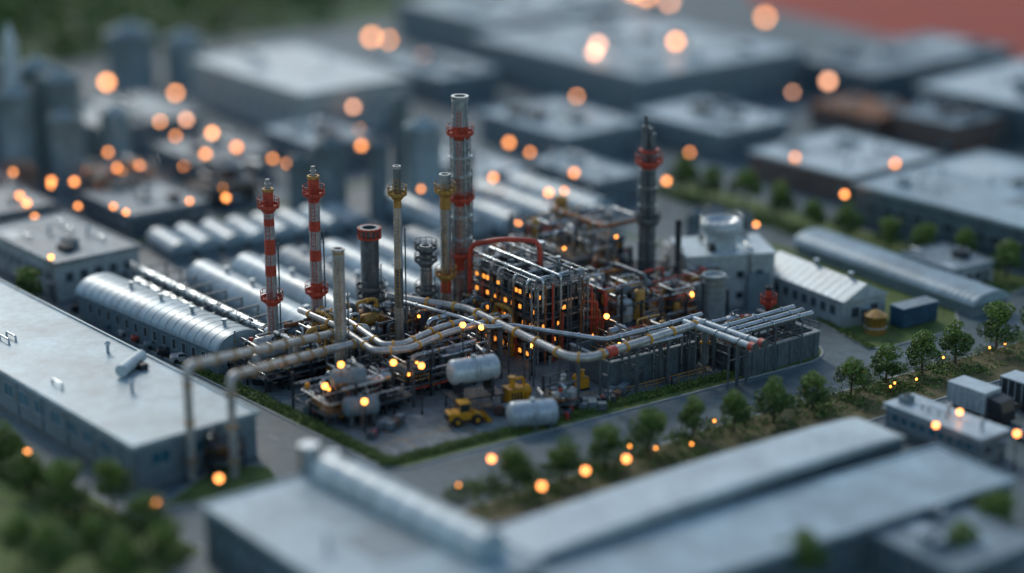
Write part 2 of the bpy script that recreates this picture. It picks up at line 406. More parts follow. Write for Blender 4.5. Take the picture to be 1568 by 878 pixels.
flat_building('warehouse',-40.8,204.8,40,15.6,74,5,wallg,roofw,junk=7,wz=[2.5],nwx=17,nwy=3,ww=2.4,wh=1.5,gm=glasst,seams=False,patch=0)
b=MB().at(-46,226,40); b.cyl((0,0,6.1),(4.6,3.2,6.1),.75,roofl,seg=20); b.cyl((.8,.5,5.2),(.8,.5,6),.3,galv); b.cyl((3.8,2.7,5.2),(3.8,2.7,6),.3,galv); b.obj('roof_ventilator')
barrel('vaulted_hall',-36.6,239.7,43.5,6.6,32,3.6,2.0,wallg,roofw,ribs=1.6,win=13,ww=.8,wh=1.3)
for i in range(6):
    x=-27+i*4.9; y=249.5+i*4.6
    barrel('vaulted_storage_shed',x,y,37,4.9,31-i*1.5,1.6,2.7,wallg,[roofw,roofw,roofg][i%3],ribs=2.6,ro=.02)
for i in range(4):
    barrel('vaulted_storage_shed',-8+i*6.5,296+i*3.5,37,5.6,24,1.6,2.6,wallg,roofw,ribs=2.2)
flat_building('annex_building',-63,270,40,13,22,5.3,wallw,roofg,junk=8,wz=[2.6],nwx=9,nwy=5,ww=1.1,wh=1.3)
flat_building('annex_building',-86,268,40,8,14,4.5,wallb,roofg,junk=3,wz=[2.],nwx=5,nwy=3)
barrel('gabled_hall',44.1,258.4,33,7.6,17.5,3.8,2.0,wallw,roofl,ribs=1.5,win=8,gable=True,ww=1.1,wh=1.3)
b=MB(); b.at(48.2,256.8)
b.lathe((0,0,.15),(0,0,1),[(0,1.45),(2.3,1.45),(2.35,1.6),(2.5,1.6),(2.55,1.4),(3.1,.5),(3.15,.01)],ochre,20); b.ring((0,0),1.44,1.55,1,1.15,whitep); b.ladder(-1.2,-1.0,.2,2.5,msteel); b.obj('storage_tank')
b=MB().at(52,258,33); b.box(0,0,.3,6.4,2.5,2.9,bluep)
for i in range(20): b.box(.15+i*.31,-.05,.4,.3+i*.31,0,2.8,bluep)
b.box(-.05,-.06,2.9,6.45,2.56,3.0,roofg); b.box(.1,.2,.0,.6,2.3,.3,dsteel); b.box(5.8,.2,0,6.3,2.3,.3,dsteel); b.obj('shipping_container')
barrel('ribbed_greenhouse',62.5,263,34,6.5,36,1.8,1.5,wallg,roofw,ribs=1.1,vents=False,ro=.05)
flat_building('site_office',62,274,34,8,10,3,wallw,roofg,junk=3,wz=[1.2],nwx=5,nwy=4)
flat_building('warehouse',79,278,40.5,32,39.5,6.4,walld,roofw,junk=14,nwx=12,nwy=8,ww=2.2,wh=1.2,wz=[3],patch=6)
flat_building('warehouse',54.5,319,40,22,22,4.6,wallb,roofl,junk=9,nwx=8,nwy=8)
flat_building('warehouse',100,350,42,38,36,7,walld,roofl,junk=14,nwx=8,nwy=6)
flat_building('warehouse',36.5,347,40,17,22,5,wallg,roofl,junk=9,nwx=7,nwy=5)
flat_building('warehouse',9,344,38,18,24,5,wallg,roofw,junk=12,nwx=7,nwy=5)
flat_building('factory_building',24,378,38,44,52,8,wallg,roofw,junk=34,nwx=12,nwy=10,patch=9)
flat_building('factory_building',-38,362,38,24,40,8.5,wallw,roofl,junk=5,nwx=9,nwy=6,patch=1)
flat_building('factory_building',-4,432,38,50,36,8,wallg,roofw,junk=26,nwx=9,nwy=8,patch=7)
flat_building('factory_building',70,390,38,42,22,6,walld,roofg,junk=18,nwx=9,nwy=10)
flat_building('workshop_building',78,352,40,16,14,5,wallb,roofg,junk=8,nwx=5,nwy=5)
flat_building('workshop_building',66,362,40,12,16,4,wallb,rust,junk=5,nwx=5,nwy=5,patch=0)
flat_building('workshop_building',-6,322,38,10,18,4,wallg,roofl,junk=6,nwx=6,nwy=3)
flat_building('workshop_building',14,318,38,9,18,4,wallg,roofw,junk=6,nwx=6,nwy=3)
flat_building('workshop_building',-58,300,38,13,16,3.6,walld,roofg,junk=9,nwx=6,nwy=5)
flat_building('workshop_building',-80,296,38,12,20,4.5,walld,roofg,junk=9,nwx=6,nwy=5)
flat_building('workshop_building',-52,330,38,14,16,4,wallg,roofg,junk=12,nwx=6,nwy=5)
flat_building('workshop_building',-34,340,38,12,16,4.5,wallg,roofw,junk=10,nwx=6,nwy=5)
flat_building('workshop_building',-72,350,38,20,22,5,wallg,roofg,junk=12,nwx=6,nwy=5)
flat_building('workshop_building',-98,330,38,16,30,6,walld,roofg,junk=8,nwx=6,nwy=5)
flat_building('workshop_building',-14,392,38,14,22,5,wallg,roofw,junk=10,nwx=6,nwy=5)
for i in range(8):
    barrel('vaulted_storage_shed',-50+i*3.6,288+i*2.1,32,3.3,9,1.6,1.4,wallg,roofw,ribs=1.6,vents=False)
flat_building('foreground_warehouse',-11.5,162.7,38,18,31,6,walld,roofw,junk=2,nwx=9,nwy=4,gm=glasst,wz=[3],patch=1)
b=MB(); b.cyl((-19,194,7.1),(-2,175,7.1),1.9,roofl,seg=28)
for i in range(9):
    t=i/8; p=Vector((-19,194,7.1)).lerp(Vector((-2,175,7.1)),t); d=Vector((17,-19,0)).normalized()*.09; b.cyl(p-d,p+d,1.97,roofw,seg=28)
b.cyl((-21,196,6.3),(-21,196,9.2),1.1,galv); b.cyl((-18.6,196.4,6.3),(-18.6,196.4,8.2),.8,galv); b.obj('roof_duct')
barrel('long_roof_building',0.6,175.2,37,52.5,6.6,5.6,.9,walld,roofl,ribs=60)
flat_building('foreground_warehouse',7,166.5,33.5,54,11,4.7,walld,roofw,junk=0,nwx=3,nwy=14,gm=glass,wz=[2.2],seams=False,patch=0)
flat_building('loading_shed',42,176,36,12,12,4,walld,roofg,junk=4,nwx=3,nwy=4)
b=MB().at(52.2,211.6,38); W,L,h=4.6,14,3.2
b.box(0,0,0,W,L,h,wallg); b.box(-.25,-.25,h+.003,W+.25,L+.25,h+.25,roofl); windows(b,'x0',L,W,[1.5],9,.95,.9,glasst,lit=.12); windows(b,'y0',L,W,[1.2],2,1.1,1.1)
b.box(-.1,0,.0,0,L,.7,wallc); door(b,'y0',3.6,1.,2.2); b.box(-.35,-.3,2.75,0,L+.3,2.87,frame_m); roofjunk(b,W,L,h+.25,5,8); b.obj('depot_office')
# ------------------------------------------------------------------ silos / far towers
def silo(name,x,y,r,h,m,cone=.5):
    b=MB().at(x,y); b.lathe((0,0,0),(0,0,1),[(0,r),(h,r),(h+.02,r*1.03),(h+.2,r*1.03),(h+r*cone,.25),(h+r*cone+.3,.25),(h+r*cone+.3,.01)],m,24)
    for k in range(1,int(h/2.5)): b.ring((0,0),r*.99,r*1.025,k*2.5,k*2.5+.15,m,24)
    b.ladder(-r*.7,-r*.78,0,h,msteel); b.rail([(r*math.cos(a),r*math.sin(a),h+.2) for a in [i*math.pi/5 for i in range(10)]],msteel,closed=True); b.obj(name)
for x,y,r,h in [(-83,335,3.2,15),(-76,338,3.4,17),(-90,340,3.6,19),(-82,347,3.4,17),(-74,330,2.6,12),(-95,352,4,20),(-68,342,2.6,10),(-77,408,5,11),(-67,412,4,9),(-14,314,2.9,14.5),(-21,312,1.6,12),(-28.5,313,2.4,12),(-8,317,2.0,9),(-34,318,2,8),(-18,322,1.3,17),(28,300,1.6,4),(31,302,1.6,4),(34.5,298,1.8,4.2)]:
    silo('silo',x,y,r,h,roofg if r<2.5 else roofw)
b=MB().at(-84,338); b.lathe((0,0,0),(0,0,1),[(0,1.4),(20,1.3),(23,1.2),(26.5,.1)],roofl,14); b.ring((0,0),1,1.9,15,15.2,msteel); b.obj('spire_tower')
# ------------------------------------------------------------------ stacks
def gallery(b,r,z,m,w=.7):
    b.ring((0,0),r*.98,r+w,z,z+.14,m); b.ring((0,0),r+w-.06,r+w,z+.14,z+.42,m)
    n=12; pts=[((r+w)*math.cos(i*2*math.pi/n),(r+w)*math.sin(i*2*math.pi/n),z+.14) for i in range(n)]
    b.rail(pts,m,h=1.05,closed=True,posts=5)
    b.lathe((0,0,z-.7),(0,0,1),[(0,r*1.0),(.7,r+w*.8)],m,12)
def stack(name,x,y,h,r,bands=None,gal=(),base=steel,galm=None,top=None,taper=.85,foot=1.35,lad=True,crown=None):
    b=MB().at(x,y)
    segs=bands or [(0,1,base)]
    for t0,t1,m in segs:
        b.cyl((0,0,h*t0),(0,0,h*t1),r*(1-(1-taper)*t0),m,r*(1-(1-taper)*t1),seg=20,cap=False)
    b.lathe((0,0,0),(0,0,1),[(0,r*foot*1.1),(h*.07,r*foot),(h*.16,r*1.02)],base,18)
    z=2.
    while z<h: b.ring((0,0),r*.8,r*(1-(1-taper)*z/h)*1.05,z,z+.12,msteel if not bands else segs[min(len(segs)-1,[i for i,s_ in enumerate(segs) if s_[0]*h<=z][-1])][2]); z+=2.1
    for gz in gal: gallery(b,r*(1-(1-taper)*gz),h*gz,galm or redp)
    rt=r*taper; b.ring((0,0),rt*.75,rt*1.12,h-.25,h+.1,top or base); b.cyl((0,0,h-.4),(0,0,h-.3),rt*.8,darkm)
    if crown:
        n=14
        for i in range(n):
            a=2*math.pi*i/n; b.box(rt*1.2*math.cos(a)-.08,rt*1.2*math.sin(a)-.08,h-1.2,rt*1.2*math.cos(a)+.08,rt*1.2*math.sin(a)+.08,h+.1,crown)
        b.ring((0,0),rt*1.1,rt*1.3,h-1.3,h-1.05,crown); b.ring((0,0),rt*1.1,rt*1.3,h-.1,h+.1,crown)
    if lad: b.ladder(-.1,-r-.15,1,h*.95,galm or msteel)
    b.pipe([(r+.25,0,1.0),(r+.25,0,h*.7)],.09,msteel,every=3)
    return b.obj(name)
rw=[(0,.18,ochre),(.18,.35,stackg),(.35,.39,redp),(.39,.52,stackg),(.52,.58,redp),(.58,.64,stackg),(.64,.72,redp),(.72,.80,stackg),(.80,.84,redp),(.84,.88,stackg),(.88,1,redp)]
stack('chimney_stack',-30.2,244.5,23.2,.76,rw,(.38,.90),ochre,redp,crown=None)
rw2=[(0,.2,ochre),(.2,.35,stackg),(.35,.42,redp),(.42,.54,stackg),(.54,.60,redp),(.60,.70,stackg),(.70,.76,redp),(.76,.86,stackg),(.86,1,redp)]
stack('chimney_stack',-24.9,248.1,23.9,.82,rw2,(.36,.90),ochre,redp)
for (x,y,h) in [(-30.2,244.5,23.2),(-24.9,248.1,23.9)]:
    b=MB().at(x,y); b.cyl((0,0,h),(0,0,h+1.3),.28,stackg,seg=10); b.ring((0,0),.2,.4,h+.6,h+.75,stackg); b.obj('stack_cap')
stack('vent_stack',-21.0,236.5,17.9,.78,[(0,.82,steelw),(.82,.97,steelw),(.97,1,ochre)],(),steelw,ochre,taper=.95,foot=1.15)
stack('flare_stack',-18.3,252,16,1.15,None,(.42,.5),msteel,msteel,crown=redp,taper=1.05)
stack('vent_stack',-14.2,244.5,26.1,.62,[(0,.3,steelw),(.3,.5,msteel),(.5,.8,steelw),(.8,.84,ochre),(.84,1,msteel)],(.86,),steelw,ochre,taper=.75)
stack('distillation_column',-11.1,252,13.6,.85,None,(.55,.85,.97),steel,msteel,taper=.9)
stack('process_column',-8.6,253.8,22.6,.72,[(0,.3,steelw),(.3,.42,redp),(.42,.8,steel),(.8,.9,ochre),(.9,1,steel)],(.9,.4),steel,ochre,taper=.95)
stack('main_stack',-6.7,257.4,32,1.28,[(0,.28,steel),(.28,.32,redp),(.32,.55,steel),(.55,.60,redp),(.6,.83,steel),(.83,.88,redp),(.88,1,steel)],(.34,.575,.845),steel,redp,taper=.8)
b=MB().at(-6.7,257.4)
for a in (.4,1.6,2.8,4.0,5.2): b.tube([(1.35*math.cos(a),1.35*math.sin(a),2),(1.35*math.cos(a),1.35*math.sin(a),27)],.13,galv,8)
for z in (8,13,16,21.5,24): b.ring((0,0),1.2,1.55,z,z+.2,galv)
b.obj('stack_riser_pipes')
b=MB().at(18.5,268)
for (dx,dy,hh,rr) in [(-.75,0,25.6,.62),(.55,-.3,24.6,.6),(0,.8,25.2,.6)]:
    b.cyl((dx,dy,0),(dx*.7,dy*.7,hh),rr*1.15,msteel,rr*.78,seg=16)
    for k in range(9): b.cyl((dx*(1-.033*k),dy*(1-.033*k),2.5*k+2),(dx*(1-.033*k),dy*(1-.033*k),2.5*k+2.15),rr*1.2,steel,seg=14)
gallery(b,1.2,20.5,redp,.7); b.ring((0,0),.9,1.35,22,22.4,redp); gallery(b,1.45,12.5,msteel,.3); b.ladder(0,-1.3,0,23,msteel); b.cyl((-.5,0,25),(-.5,0,27),.2,dsteel)
b.obj('multi_flue_stack')
stack('vent_stack',22.7,268,12.3,.45,None,(),dsteel,msteel,taper=1,foot=1.3)
stack('vent_stack',33.6,254.5,7.2,.4,[(0,.4,dsteel),(.4,.5,redp),(.5,.8,dsteel),(.8,.95,redp),(.95,1,dsteel)],(.7,),dsteel,redp,taper=1)
stack('vent_stack',7,283,11.5,.95,[(0,.7,ochre),(.7,1,ochre)],(),ochre,msteel,taper=1,foot=1.1)
# ------------------------------------------------------------------ process equipment generator
def process(name,x,y,ang,W,L,H,seed,nv=8,nd=4,npipe=26,frames=True,dark=.5,lamps=2,pal=None):
    r=random.Random(seed); b=MB().at(x,y,ang)
    pal=pal or [steel,galv,msteel,steelw,dsteel,tankw,msteel,rust,ochre]
    if frames:
        nx=max(2,int(W/3.2)+1);ny=max(2,int(L/3.4)+1)
        xs=[W*i/(nx-1) for i in range(nx)]; ys=[L*i/(ny-1) for i in range(ny)]
        lv=[H*.36,H*.68,H*.95]
        tops={}
        for i,xx in enumerate(xs):
            for j,yy in enumerate(ys):
                t=r.choice([.40,.7,.98]); tops[i,j]=t*H; b.box(xx-.12,yy-.12,.15,xx+.12,yy+.12,t*H,dsteel if r.random()<dark else msteel)
        for z in lv:
            for j,yy in enumerate(ys):
                for i in range(nx-1):
                    if min(tops[i,j],tops[i+1,j])>=z-.1: b.box(xs[i]+.12,yy-.08,z-.25,xs[i+1]-.12,yy+.08,z,msteel)
            for i,xx in enumerate(xs):
                for j in range(ny-1):
                    if min(tops[i,j],tops[i,j+1])>=z-.1: b.box(xx-.08,ys[j]+.12,z-.252,xx+.08,ys[j+1]-.12,z-.003,msteel)
            for i in range(nx-1):
                for j in range(ny-1):
                    if min(tops[i,j],tops[i+1,j],tops[i,j+1],tops[i+1,j+1])>=z-.1 and r.random()<.7:
                        b.box(xs[i]+.15,ys[j]+.15,z+.01,xs[i+1]-.15,ys[j+1]-.15,z+.06,dsteel)
                        b.rail([(xs[i]+.15,ys[j]+.15,z+.06),(xs[i+1]-.15,ys[j]+.15,z+.06)],r.choice([yellow,ochre,msteel,galv]),h=1)
                        b.rail([(xs[i]+.15,ys[j]+.15,z+.06),(xs[i]+.15,ys[j+1]-.15,z+.06)],r.choice([yellow,msteel,galv]),h=1)
    for _ in range(nv):
        xx=r.uniform(0.5,W-.5);yy=r.uniform(.5,L-.5);rr=r.uniform(.35,.95);hh=H*r.uniform(.35,1.0); m=r.choice(pal)
        b.cyl((xx,yy,.15),(xx,yy,.9),rr*.9,dsteel,seg=14); b.vessel((xx,yy,.7),(0,0,1),hh-.7,rr,m)
        for k in range(r.randint(1,3)):
            z=r.uniform(1,hh-.8); b.ring((xx,yy),rr*.97,rr*1.07,z,z+.14,r.choice([msteel,ochre,redp,galv]))
        if r.random()<.6: b.tube([(xx,yy,hh-.1),(xx,yy,hh+.5),(xx+r.choice([-1,1])*1.3,yy,hh+.5),(xx+r.choice([-1,1])*1.3,yy,.2)],.12,r.choice(pal),8)
    for _ in range(nd):
        xx=r.uniform(0,W-3);yy=r.uniform(.8,L-.8);z=r.choice([1.3,H*.36+.9,H*.68+.8]);rr=r.uniform(.5,.85);ll=r.uniform(2.2,4); m=r.choice(pal)
        b.vessel((xx,yy,z),(1,0,0),ll,rr,m); b.box(xx+.5,yy-.5,.15,xx+.75,yy+.5,z-rr*.6,dsteel); b.box(xx+ll-.8,yy-.5,.15,xx+ll-.55,yy+.5,z-rr*.6,dsteel)
        b.tube([(xx+ll/2,yy,z+rr),(xx+ll/2,yy,z+rr+.5),(xx+ll/2,yy+1.5,z+rr+.5)],.1,steel,8)
    for _ in range(npipe):
        p=Vector((r.uniform(0,W),r.uniform(0,L),r.uniform(.5,H))); pts=[tuple(p)]; ax=r.choice([0,1,2])
        for k in range(r.randint(2,5)):
            q=p.copy(); rng=[W,L,H][ax]; q[ax]=r.uniform(.25 if ax==2 else 0,rng*1.02)
            if abs(q[ax]-p[ax])>.6: pts.append(tuple(q)); p=q
            ax=r.choice([a for a in (0,1,2) if a!=ax])
        if len(pts)>1:
            m=r.choice([steel,galv,steelw,steel,msteel,rust,redp if r.random()<.5 else steelw,ochre if r.random()<.6 else galv]); b.pipe(pts,r.choice([.09,.12,.16,.2,.28]),m,r.choice([msteel,ochre,galv]),every=3)
    for _ in range(int(npipe*.9)):
        xx=r.uniform(0,W);yy=r.uniform(0,L);z=r.uniform(.2,H*.8); s_=r.uniform(.15,.5); b.box(xx,yy,z,xx+s_,yy+s_*.8,z+s_*1.3,r.choice([msteel,dsteel,ochre,yellow,wallg,redp,galv]))
    for _ in range(lamps):
        xx=r.uniform(0,W);yy=r.uniform(-.2,L*.4);z=r.uniform(1.5,H*.9); b.cyl((xx,yy,z-1),(xx,yy,z),.05,dsteel,seg=5); b.vessel((xx,yy,z),(0,0,1),.36,.18,lampS,8)
    return b.obj(name)
dk=[dsteel,msteel,darkm,steel,msteel,walld,dsteel,steelw]
process('process_unit',-21.5,222.5,36,12,8,5.0,3,nv=9,nd=5,npipe=38,dark=.8,pal=dk)
process('process_unit',-30,233.5,37,13,9,6.0,4,nv=10,nd=5,npipe=40,dark=.8,pal=dk)
process('process_unit',-12.5,231.5,36,13,7,5.6,5,nv=9,nd=5,npipe=38,dark=.8,pal=dk)
process('process_unit',-17,243,36,12,9,6.5,6,nv=9,nd=4,npipe=36,dark=.7)
process('process_unit',11.5,249,36,10,11,8.5,8,nv=10,nd=5,npipe=54,dark=.6,lamps=3)
process('process_unit',8,264,36,14,14,11.5,9,nv=14,nd=6,npipe=70,dark=.6,lamps=3)
process('process_unit',-2,262,36,9,10,9,10,nv=6,nd=4,npipe=26,dark=.6)
process('process_unit',13.5,238,34,12,7,5.5,12,nv=6,nd=3,npipe=30,dark=.5,lamps=2)
process('process_unit',27.5,241.3,38,11,7,5.2,13,nv=6,nd=4,npipe=34,dark=.5,lamps=2)
process('process_unit',20,254,36,11,9,7,14,nv=9,nd=4,npipe=40,dark=.6,lamps=2)
process('process_skid',5.5,226.5,36,3.4,3,4.6,15,nv=3,nd=1,npipe=12,dark=.5,lamps=0)
process('process_unit',-33,208.5,38,4,3,5.5,16,nv=1,nd=1,npipe=6,dark=.8,lamps=1)
process('process_unit',24,276,36,11,9,4.5,17,nv=7,nd=5,npipe=22,dark=.4,lamps=1)
process('process_unit',-66,312,36,14,10,7,18,nv=9,nd=6,npipe=24,lamps=1)
process('process_unit',-88,308,36,16,10,7,19,nv=9,nd=6,npipe=24,lamps=1)
process('process_unit',-48,316,36,10,9,7,20,nv=6,nd=5,npipe=20,lamps=1)
# ------------------------------------------------------------------ central framed block
b=MB().at(3.0,244.3,36); W,L,H=8.2,14.5,10.2; lv=[0.15,2.1,4.1,6.1,8.1,10.2]
b.box(.7,.7,.15,W-.7,L-.7,9.2,darkm)
nx,ny=4,7
for i in range(nx):
    for j in range(ny):
        if 0<i<nx-1 and 0<j<ny-1: continue
        xx=W*i/(nx-1);yy=L*j/(ny-1); b.box(xx-.16,yy-.16,.15,xx+.16,yy+.16,H+.2,galv if (i+j)%3==0 else msteel)
for z in lv[1:]:
    for yy in (0,L): b.box(-.3,yy-.11,z-.3,W+.3,yy+.11,z,steel)
    for xx in (0,W): b.box(xx-.112,-.3,z-.29,xx+.112,L+.3,z-.01,steel)
    b.box(.05,.05,z-.2,W-.05,L-.05,z-.12,dsteel)
    b.rail([(-.25,-.25,z),(W+.25,-.25,z)],msteel,h=.7,posts=1.1); b.rail([(-.25,-.25,z),(-.25,L+.25,z)],msteel,h=.7,posts=1.1)
rr=random.Random(5)
for k in range(5):
    z0=lv[k]
    for i in range(9):
        xx=.5+i*(W-1)/9
        b.box(xx,.45,z0+.3,xx+.55,.68,z0+1.45,rr.choice([msteel,dsteel,darkm,galv]))
        if rr.random()<.34: b.box(xx+.05,.38,z0+.5,xx+.53,.45,z0+1.0,winlit)
    for i in range(17):
        yy=.5+i*(L-1)/17
        b.box(.45,yy,z0+.3,.68,yy+.55,z0+1.45,rr.choice([msteel,dsteel,darkm,galv]))
        if rr.random()<.5: b.box(.38,yy+.05,z0+.5,.45,yy+.53,z0+1.0,winlit)
for i in range(16):
    yy=rr.uniform(0,L); z=rr.choice(lv[2:]); b.pipe([(-.45,yy,z+.4),(-.45,yy,.3)],.13,rr.choice([galv,steel,redp,msteel,rust]),every=2)
for i in range(10):
    xx=rr.uniform(0,W); z=rr.choice(lv[2:]); b.pipe([(xx,-.45,z+.4),(xx,-.45,.3)],.13,rr.choice([galv,steel,redp,msteel,rust]),every=2)
for k in range(4): b.beam((0,L*k/6,lv[k]),(0,L*(k+1)/6,lv[k+1]),.14,msteel); b.beam((W*.33,-.02,lv[k]),(W*.66,-.02,lv[k+1]),.14,msteel)
for yy in (1.2,4,7.4,12): b.pipe([(-.5,yy,H-.6),(-.5,yy,H+.9),(W+.3,yy,H+.9),(W+.3,yy,H-2.)],.2,rr.choice([galv,steel,steelw]),galv,2.4)
for xx in (.6,3.4,6.4): b.pipe([(xx,-.7,H-3),(xx,-.7,H+1.35),(xx,L+.5,H+1.35),(xx,L+.5,H-1)],.19,rr.choice([galv,steel,msteel]),galv,3)
for i in range(26):
    xx=rr.uniform(.5,W-.9);yy=rr.uniform(.5,L-1.4); b.box(xx,yy,H,xx+rr.uniform(.4,1.1),yy+rr.uniform(.4,1.5),H+rr.uniform(.4,1.1),rr.choice([msteel,galv,wallg,dsteel,msteel]))
b.box(.2,.2,H-.1,W-.2,L-.2,H-.004,dsteel)
b.tube([(-.4,L-.6,H-4),(-.4,L-.6,H+2.6),(1.8,L*.66,H+4.0),(5.2,L*.42,H+4.0),(5.2,L*.42,H-.2)],.34,redp,12,fil=1.5)
b.tube([(W*.75,7.5,H),(W*.75,7.5,H+3.4)],.55,galv,16); b.ring((W*.75,7.5),.5,.72,H+3.1,H+3.4,galv)
b.tube([(W*.8,4,H),(W*.8,4,H+2.2)],.35,galv,16); b.rail([(0,0,H),(W,0,H),(W,L,H),(0,L,H)],galv,h=1.1,closed=True,posts=1.4)
for k in range(5): b.pipe([(W+.5+.3*k,-.3-.2*k,.2),(W+.5+.3*k,-.3-.2*k,9.2-k*1.1),(W-.3,.3,9.2-k*1.1)],.14,redp if k%2==0 else rust,redp,every=2)
b.obj('process_building')
# ------------------------------------------------------------------ pipe racks
def rack(name,paths,r,m,fl,sup=4.2,legs=True,legm=None):
    b=MB()
    for pts in paths:
        b.pipe(pts,r,m,fl,every=3.6)
        if legs:
            for a,c in zip(pts[:-1],pts[1:]):
                a=Vector(a);c=Vector(c);L=(c-a).length
                if abs(a.z-c.z)>.5 or L<2.5: continue
                n=max(1,int(L/sup)); d=(c-a).normalized(); nn=Vector((-d.y,d.x,0))
                for i in range(n):
                    p=a+d*(L*(i+.5)/n)
                    for s_ in (-.7,.7):
                        q=p+nn*s_; b.box(q.x-.11,q.y-.11,.15,q.x+.11,q.y+.11,p.z-r-.02,legm or msteel)
                    b.beam(p+nn*.9-Vector((0,0,r+.12)),p-nn*.9-Vector((0,0,r+.12)),.2,legm or msteel)
                    b.beam(p+nn*.7-Vector((0,0,r+2.2)),p-nn*.7-Vector((0,0,r+2.2)),.14,legm or msteel)
    return b.obj(name)
rack('overhead_pipe',[[(-35.2,208.0,.2),(-35.2,208.0,13.4),(-21.5,239,6.4),(-18,241.5,6.4),(-18,241.5,2)]],.5,steelw,ochre,legs=False)
rack('overhead_pipe',[[(-30.6,208.5,.2),(-30.6,208.5,12.0),(-22.2,232.9,6.3),(-16.5,237,6.3),(-16.5,237,2)]],.5,steelw,ochre,legs=False)
rack('overhead_pipe',[[(-27,247,6.6),(-21.5,240.5,6.6),(-16.6,231.6,6.6),(-12.6,232.2,6.6),(-7.8,238.4,6.6),(-2,243.5,6.6)],[(-25.5,248.6,6.6),(-20.2,242.2,6.6),(-15.6,233.6,6.6),(-13.2,234.0,6.6),(-9,240.2,6.6),(-3.4,245,6.6)]],.42,steelw,yellow)
rack('overhead_pipe',[[(-16,251.5,7.0),(-5.6,246.4,7.0),(6.7,229.8,6.5),(9.2,229.4,6.5),(24.3,242.8,6.5),(24.3,242.8,1)]],.52,steelw,yellow)
rack('overhead_pipe',[[(-14,249.6,6.8),(-6.6,243.6,6.8),(-3,239.6,6.8),(0,240.5,6.8),(5,238,6.8),(11.4,235.9,6.5),(18.4,240.9,6.5),(24,245.6,6.5)]],.32,steel,galv)
rack('overhead_pipe',[[(11.8,234.3,6.0),(20,240,6.0),(27,245.2,6.0)],[(12.6,233.1,6.0),(21,238.8,6.0)]],.28,steel,galv)
rack('overhead_pipe',[[(21.6,243,6.4),(28.9,234,6.4)],[(23,244,6.4),(30.2,235.2,6.4)]],.42,tankw,steel)
rack('overhead_pipe',[[(27,238.4,6.2),(38.2,247,6.2)],[(26.2,239.6,6.2),(37.2,248.2,6.2)],[(25.4,240.8,6.2),(36.2,249.4,6.2)]],.34,steel,galv)
b=MB()
for x,y in ((28.9,234),(30.2,235.2)): b.cyl((x,y,6.4),(x+.5,y-.62,6.4),.6,redp,seg=14); b.cyl((x+.5,y-.62,6.4),(x+.56,y-.7,6.4),.64,msteel,seg=14)
b.cyl((11.4,231.2,6.5),(12.4,232.1,6.5),.66,redp); b.obj('pipe_end_valve')
b=MB(); rr=random.Random(21)
for i in range(30):
    x=-26+rr.uniform(0,30); y=237+ (x+26)*.35+rr.uniform(-3,8); h=rr.uniform(4.5,8); d=rr.uniform(1.2,3.5); a=math.radians(rr.choice([36,130,216,310]))
    b.pipe([(x,y,.2),(x,y,h),(x+d*math.cos(a),y+d*math.sin(a),h),(x+d*math.cos(a),y+d*math.sin(a),h-rr.uniform(1.5,4))],rr.choice([.2,.26,.34]),rr.choice([steel,steelw,galv,msteel,ochre]),rr.choice([ochre,yellow,msteel]),2.5)
b.obj('pipe_riser_cluster')
b=MB().at(-31.5,246.2,129-90)
for i,(dx,z,r_) in enumerate([(0,2.2,.8),(1.8,2.4,.9),(.9,3.7,.6),(3.4,2.0,.7)]):
    b.pipe([(dx,0,z),(dx,33,z)],r_,galv,steel,2.6)
for k in range(9): b.box(-1,k*4,.15,4.3,k*4+.3,1.3,wallc); b.box(-1,k*4+.1,1.3,-.8,k*4+.3,4.4,msteel); b.box(4.1,k*4+.1,1.3,4.3,k*4+.3,4.4,msteel); b.box(-1,k*4+.1,4.4,4.3,k*4+.3,4.6,msteel)
b.rail([(-1,0,4.6),(-1,33,4.6)],galv)
b.obj('pipeline_bundle')
# ------------------------------------------------------------------ bund walls, white silo building
b=MB().at(12,235.2,34.5)
for bx in [(0,0,13.5,.35),(0,8,13.5,8.35),(0,.35,.35,8),(13.15,.35,13.5,8)]: b.box(bx[0],bx[1],.14,bx[2],bx[3],3.7,wallc)
b.box(-.08,-.08,3.7,13.58,.43,3.85,kerb_m); b.box(-.08,.43,3.7,.43,8.4,3.85,kerb_m)
for i in range(5): b.box(1.5+i*2.6,-.12,.14,1.7+i*2.6,-.0,3.7,wallc)
b.box(3,-.3,.14,5,-.02,2.2,msteel); b.rail([(0,0,3.85),(13.5,0,3.85)],msteel)
for i in range(3): b.pipe([(6.5+i*2.2,-.4,.2),(6.5+i*2.2,-.4,6.0)],.16,[galv,yellow,steel][i],every=2)
b.rail([(-1,-2.2,.15),(14,-2.2,.15)],yellow,h=.9); b.obj('bund_wall')
b=MB().at(29.2,239.8,38)
b.box(0,0,.14,13,.4,3.4,wallc); b.box(12.6,.4,.14,13,11,3.4,wallc); b.box(0,.4,.14,.4,11,3.4,wallc); b.box(-.1,-.1,3.4,13.1,.5,3.56,kerb_m); b.box(12.5,.5,3.4,13.1,11,3.56,kerb_m)
for i in range(6): b.box(1+i*2.2,-.1,.14,1.2+i*2.2,0,3.4,wallc)
b.rail([(0,.2,3.56),(13,.2,3.56),(13,11,3.56)],msteel); b.obj('bund_wall')
b=MB().at(23.8,266,10); b.box(0,0,.14,12.4,9,7.6,wallw); b.box(-.2,-.2,7.6,12.6,9.2,7.85,roofl)
windows(b,'y0',9,12.4,[1.4,4.4],4,1.0,1.0); b.box(1,-1.6,.14,4,0,3.2,wallw); b.box(8.5,-1,.14,11.5,0,5,wallg)
b.lathe((5.6,3.2,7.8),(0,0,1),[(0,2.2),(1.6,2.2),(2.6,2.9),(3.9,2.95),(4.1,2.7),(4.12,2.2),(3.6,2.0),(3.6,.01)],tankw,28)
